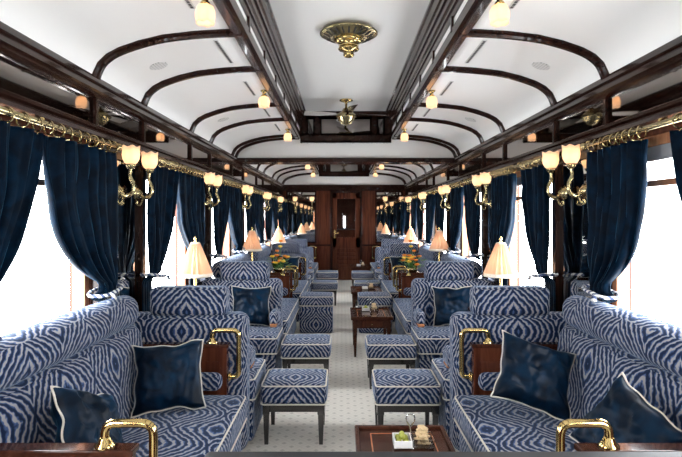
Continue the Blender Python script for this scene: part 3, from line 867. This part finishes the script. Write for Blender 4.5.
pillow('navy velvet cushion on the right armchair that faces the camera', (0.97, 4.872, 0.64), (-0.14, -0.02, -0.05), 0.365, seed=6)
pillow('small far navy cushion at the far end of the third left sofa', (-0.92, 8.46, 0.665), (-0.25, 0.1, 0.1), 0.38, seed=7)
pillow('small far navy cushion at the far end of the third right sofa', (0.92, 8.46, 0.665), (-0.25, -0.1, -0.1), 0.38, seed=8)

# ------------------------------------------------------------------ window tables, lamps, planters
def window_table(s, y, lab):
    t = thing('window_table', lab, 'table', (s*1.20, y, 0), 0, 'window tables between the armchairs')
    b = BM(); rbox(b, (0, 0, 0.705), (0.42, 0.42, 0.026), 0.008, 2); mk('tabletop', b, 'table', t)
    b = BM(); lathe(b, [(0.11, 0), (0.11, 0.02), (0.03, 0.05), (0.024, 0.3), (0.032, 0.5), (0.024, 0.62), (0.06, 0.69)], (0, 0, 0), 16); mk('pedestal', b, 'table', t, True)
def make_lamp():
    t = thing('table_lamp', 'x', 'table lamp', (0, 0, 0), 0, 'brass table lamps with pleated shades')
    b = BM(); lathe(b, [(0.062, 0), (0.062, 0.008), (0.045, 0.016), (0.020, 0.03), (0.012, 0.05), (0.016, 0.07), (0.010, 0.09), (0.010, 0.30), (0.006, 0.31), (0.006, 0.545)], (0, 0, 0), 16); mk('stem', b, 'brass', t, True)
    b = BM(); lathe(b, [(0.006, 0.535), (0.012, 0.545), (0.006, 0.555), (0.013, 0.57), (0.004, 0.585), (0, 0.59)], (0, 0, 0), 12); mk('finial', b, 'brass', t, True)
    b = BM(); n = 38; A = []; B = []
    for j in range(n):
        a = 2*PI*j/n; k = 0.015*(1 if j % 2 else -1)
        A.append(b.verts.new(((0.122+k)*math.cos(a), (0.122+k)*math.sin(a), 0.285))); B.append(b.verts.new(((0.032+k*0.4)*math.cos(a), (0.032+k*0.4)*math.sin(a), 0.535)))
    for j in range(n): b.faces.new((A[j], A[(j+1) % n], B[(j+1) % n], B[j]))
    sh = mk('lamp_shade', b, 'shade', t)
    b = BM()
    lathe(b, [(0.130, 0.272), (0.134, 0.278), (0.132, 0.300), (0.126, 0.300), (0.128, 0.28)], (0, 0, 0), 36); mk('braid', b, 'trim', sh, True)
    b = BM(); lathe(b, [(0.036, 0.528), (0.037, 0.534), (0.031, 0.54), (0.02, 0.54)], (0, 0, 0), 24); mk('collar', b, 'trim', sh, True)
    b = BM(); sphere(b, (0, 0, 0.39), 0.026, (1, 1, 1.25)); mk('bulb', b, 'bulb', t, True)
    return t
def planter(s):
    t = thing('console', 'mahogany console between the back-to-back %s sofas under the cross beam' % SIDE[s], 'console', (s*1.045, 6.96, 0), 0, 'consoles holding flowers and lamps')
    b = BM(); rbox(b, (0, 0, 0.36), (0.62, 0.27, 0.72), 0.005); mk('body', b, 'panel', t)
    b = BM(); rbox(b, (0, 0, 0.733), (0.64, 0.28, 0.026), 0.008, 2); mk('top', b, 'table', t)
    f = thing('flower_arrangement', 'orange and yellow flower arrangement on the %s console' % SIDE[s], 'flowers', (s*0.87, 6.94, 0.746), 0, 'flower arrangements')
    b = BM(); lathe(b, [(0.05, 0), (0.06, 0.004), (0.075, 0.05), (0.07, 0.055), (0.055, 0.01)], (0, 0, 0), 18); mk('bowl', b, 'oldbrass', f, True)
    b = BM(); rnd = random.Random(5+s)
    heads = []
    for i in range(16):
        a = rnd.random()*6.28; rr = rnd.uniform(0.02, 0.15); z = 0.15+rnd.uniform(-0.05, 0.07)
        heads.append((rr*math.cos(a), rr*0.8*math.sin(a), z))
    heads += [(-s*0.02, 0.0, 0.40), (-s*0.015, 0.0, 0.33), (s*0.03, 0.02, 0.27)]
    for h in heads: tube(b, smooth_path([(h[0]*0.2, h[1]*0.2, 0.02), (h[0]*0.6, h[1]*0.6, h[2]*0.6), h], 3), 0.0035, 5)
    for i in range(60):
        a = rnd.random()*6.28; rr = rnd.uniform(0.03, 0.16); z = rnd.uniform(0.05, 0.18); p = Vector((rr*math.cos(a), rr*0.8*math.sin(a), z))
        d = Vector((math.cos(a), math.sin(a), rnd.uniform(-0.3, 0.8))).normalized(); sd = d.cross(Vector((0, 0, 1))).normalized(); ln = rnd.uniform(0.05, 0.09)
        q = [p, p+d*ln*0.4+sd*0.016, p+d*ln, p+d*ln*0.4-sd*0.016, p+d*ln*0.45+Vector((0, 0, 0.006))]
        v = [b.verts.new(x) for x in q]
        b.faces.new((v[0], v[1], v[4])); b.faces.new((v[1], v[2], v[4])); b.faces.new((v[2], v[3], v[4])); b.faces.new((v[3], v[0], v[4]))
    mk('foliage', b, 'leaf', f)
    for i, h in enumerate(heads):
        b = BM(); r = 0.03 if i < 16 else 0.026
        lathe(b, [(0.004, -0.012), (r*0.7, -0.006), (r, 0.004), (r*0.8, 0.014), (r*0.45, 0.017), (0.0, 0.012)], h, 16, None, 8, 0.13)
        mk('flower_head', b, 'orange' if i % 2 == 0 else 'yellow', f, True)
for s in (-1, 1):
    window_table(s, 4.165, 'small mahogany table under the lamp between the %s armchairs nearest the camera' % SIDE[s])
    window_table(s, 9.72, 'small mahogany table under the lamp between the far %s armchairs' % SIDE[s])
    planter(s)
lm = make_lamp(); fl = True
for s in (-1, 1):
    for (u, y, z, w) in ((1.20, 4.165, 0.718, 'nearest pleated table lamp, on the %s window table'), (1.23, 6.96, 0.746, 'second table lamp with glowing amber pleated shade, on the %s console'), (1.19, 9.55, 0.718, 'farthest table lamp with pleated shade, on the %s far window table')):
        if fl: lm.location = (s*u, y, z); lm['label'] = w % SIDE[s]; fl = False
        else: dup(lm, (s*u, y, z), w % SIDE[s])

# ------------------------------------------------------------------ on the roof: lamps, vents, fans
def make_ceiling_light():
    t = thing('ceiling_light', 'x', 'ceiling lamp', (0, 0, 0), 0, 'tulip lamps along the raised roof')
    b = BM(); lathe(b, [(0.030, 0.0), (0.030, -0.006), (0.018, -0.014), (0.012, -0.03), (0.02, -0.036), (0.024, -0.048), (0.018, -0.05)], (0, 0, 0), 16); mk('holder', b, 'brass', t, True)
    b = BM(); lathe(b, [(0.016, -0.047), (0.034, -0.055), (0.043, -0.08), (0.044, -0.105), (0.040, -0.122), (0.042, -0.136), (0.039, -0.135), (0.037, -0.122), (0.041, -0.104), (0.040, -0.081), (0.030, -0.058)], (0, 0, 0), 36, None, 6, 0.05)
    for v in b.verts:
        if v.co.z < -0.13: v.co.z += 0.003*math.cos(6*math.atan2(v.co.y, v.co.x))
    mk('lamp_shade', b, 'tulip', t, True)
    b = BM(); sphere(b, (0, 0, -0.093), 0.016, (1, 1, 1.3)); mk('bulb', b, 'bulb', t, True)
    return t
cl = make_ceiling_light(); fl = True
for s in (-1, 1):
    for i, y in enumerate([2.42, 4.25, 6.10, 7.75, 9.65, 11.45]):
        lab = '%s ceiling tulip lamp along the %s side of the raised roof' % (ORD[i], SIDE[s])
        if fl: cl.location = (s*0.672, y, 2.472); cl['label'] = lab; fl = False
        else: dup(cl, (s*0.672, y, 2.472), lab)
vt = None
for s in (-1, 1):
    for i, y in enumerate([2.35, 3.25, 4.165, 5.08, 5.95, 7.85, 8.75, 9.65]):
        lab = '%s slotted vent strip in the %s half of the ceiling, counted from the camera' % (ORD[i], SIDE[s])
        if vt is None:
            vt = thing('ceiling_vent', lab, 'vent', (s*0.77, y, 2.467), 0, 'slotted ceiling vents')
            b = BM(); rbox(b, (0, 0, 0), (0.028, 0.44, 0.006), 0.001); mk('frame', b, plain('vent_paint', (0.60, 0.60, 0.58), 0.5), vt)
            b = BM()
            for q in range(14): rbox(b, (0, -0.20+0.0308*q, -0.003), (0.014, 0.022, 0.003), 0.0005)
            mk('slots', b, plain('vent_slots', (0.06, 0.06, 0.06), 0.7), vt)
        else: dup(vt, (s*0.77, y, 2.467), lab)
sp = None
for s in (-1, 1):
    for i, y in enumerate([3.3, 5.1]):
        b = BM(); lathe(b, [(0.055, 0.0), (0.055, -0.004), (0.0, -0.0045)], (0, 0, 0), 28)
        o = mk('ceiling_speaker', b, 'speaker', None, False, (s*1.19, y, 2.398), (0, s*0.32, 0))
        tag(o, '%s round perforated speaker grille in the %s ceiling curve' % (['nearer', 'farther'][i], SIDE[s]), 'speaker', 'ceiling speakers')

def rosette(y, lab):
    t = thing('ceiling_rosette', lab, 'ceiling fitting', (0, y, 2.80), 0, 'pierced brass ceiling rosettes')
    b = BM(); lathe(b, [(0.02, 0.0), (0.15, -0.004), (0.19, -0.02), (0.205, -0.028), (0.207, -0.036), (0.195, -0.040), (0.13, -0.068), (0.10, -0.078)], (0, 0, 0), 48); mk('dish', b, 'oldbrass', t, True)
    b = BM()
    for i in range(24):
        a = 2*PI*i/24; R = Matrix.Rotation(a, 4, 'Z')
        st = len(b.verts); rbox(b, (0.158, 0, -0.0575), (0.05, 0.011, 0.008), 0.003)
        b.verts.ensure_lookup_table()
        for v in b.verts[st:]:
            v.co.z += -(v.co.x-0.158)*-0.43 ; v.co = R @ v.co
    mk('slots', b, plain('rosette_slots', (0.015, 0.012, 0.01), 0.6), t)
    b = BM(); lathe(b, [(0.10, -0.072), (0.104, -0.085), (0.085, -0.095), (0.07, -0.10), (0.068, -0.135), (0.075, -0.14), (0.07, -0.15), (0.04, -0.155), (0.036, -0.175), (0.04, -0.185), (0.03, -0.198), (0, -0.2)], (0, 0, 0), 24, None, 12, 0.03); mk('boss', b, 'brass', t, True)
def fan(y, lab, rz):
    t = thing('ceiling_fan', lab, 'ceiling fan', (0, y, 2.80), rz, 'brass ceiling fans')
    b = BM(); lathe(b, [(0.075, 0), (0.078, -0.01), (0.05, -0.022), (0.014, -0.03), (0.014, -0.10)], (0, 0, 0), 24); mk('mount', b, 'brass', t, True)
    b = BM(); lathe(b, [(0.014, -0.09), (0.035, -0.10), (0.05, -0.13), (0.09, -0.155), (0.115, -0.18), (0.118, -0.20), (0.10, -0.21), (0.095, -0.235), (0.07, -0.25), (0.06, -0.275), (0.03, -0.285), (0.0, -0.29)], (0, 0, 0), 32, None, 16, 0.015); mk('motor', b, 'oldbrass', t, True)
    for q in range(4):
        a = q*PI/2; b = BM()
        rbox(b, (0.30, 0, -0.165), (0.36, 0.10, 0.007), 0.003, 1, 2); rbox(b, (0.12, 0, -0.168), (0.08, 0.025, 0.012), 0.003)
        for v in b.verts: v.co.z += v.co.y*0.25*(1 if v.co.x > 0.14 else 0)
        bmesh.ops.rotate(b, verts=b.verts[:], cent=(0, 0, 0), matrix=Matrix.Rotation(a, 3, 'Z'))
        mk('blade', b, 'blade' if q in (1, 2) else 'wood', t)
rosette(3.79, 'large pierced brass rosette on the raised ceiling nearest the camera')
fan(6.06, 'brass ceiling fan with four blades before the cross beam', 0.15)
rosette(8.6, 'pierced brass rosette on the raised ceiling beyond the cross beam')
fan(10.7, 'far brass ceiling fan beyond the cross beam', 0.4)

# ------------------------------------------------------------------ bar counter edge in the foreground
t = thing('bar_counter', 'polished black counter top across the bottom of the picture', 'counter', (0.20, 0.86, 0))
b = BM(); rbox(b, (0, 0, 0.935), (1.08, 0.56, 0.035), 0.014, 3); mk('countertop', b, 'counter', t, True)
b = BM(); rbox(b, (0, 0, 0.46), (0.90, 0.42, 0.915), 0.006); mk('body', b, 'panel', t)
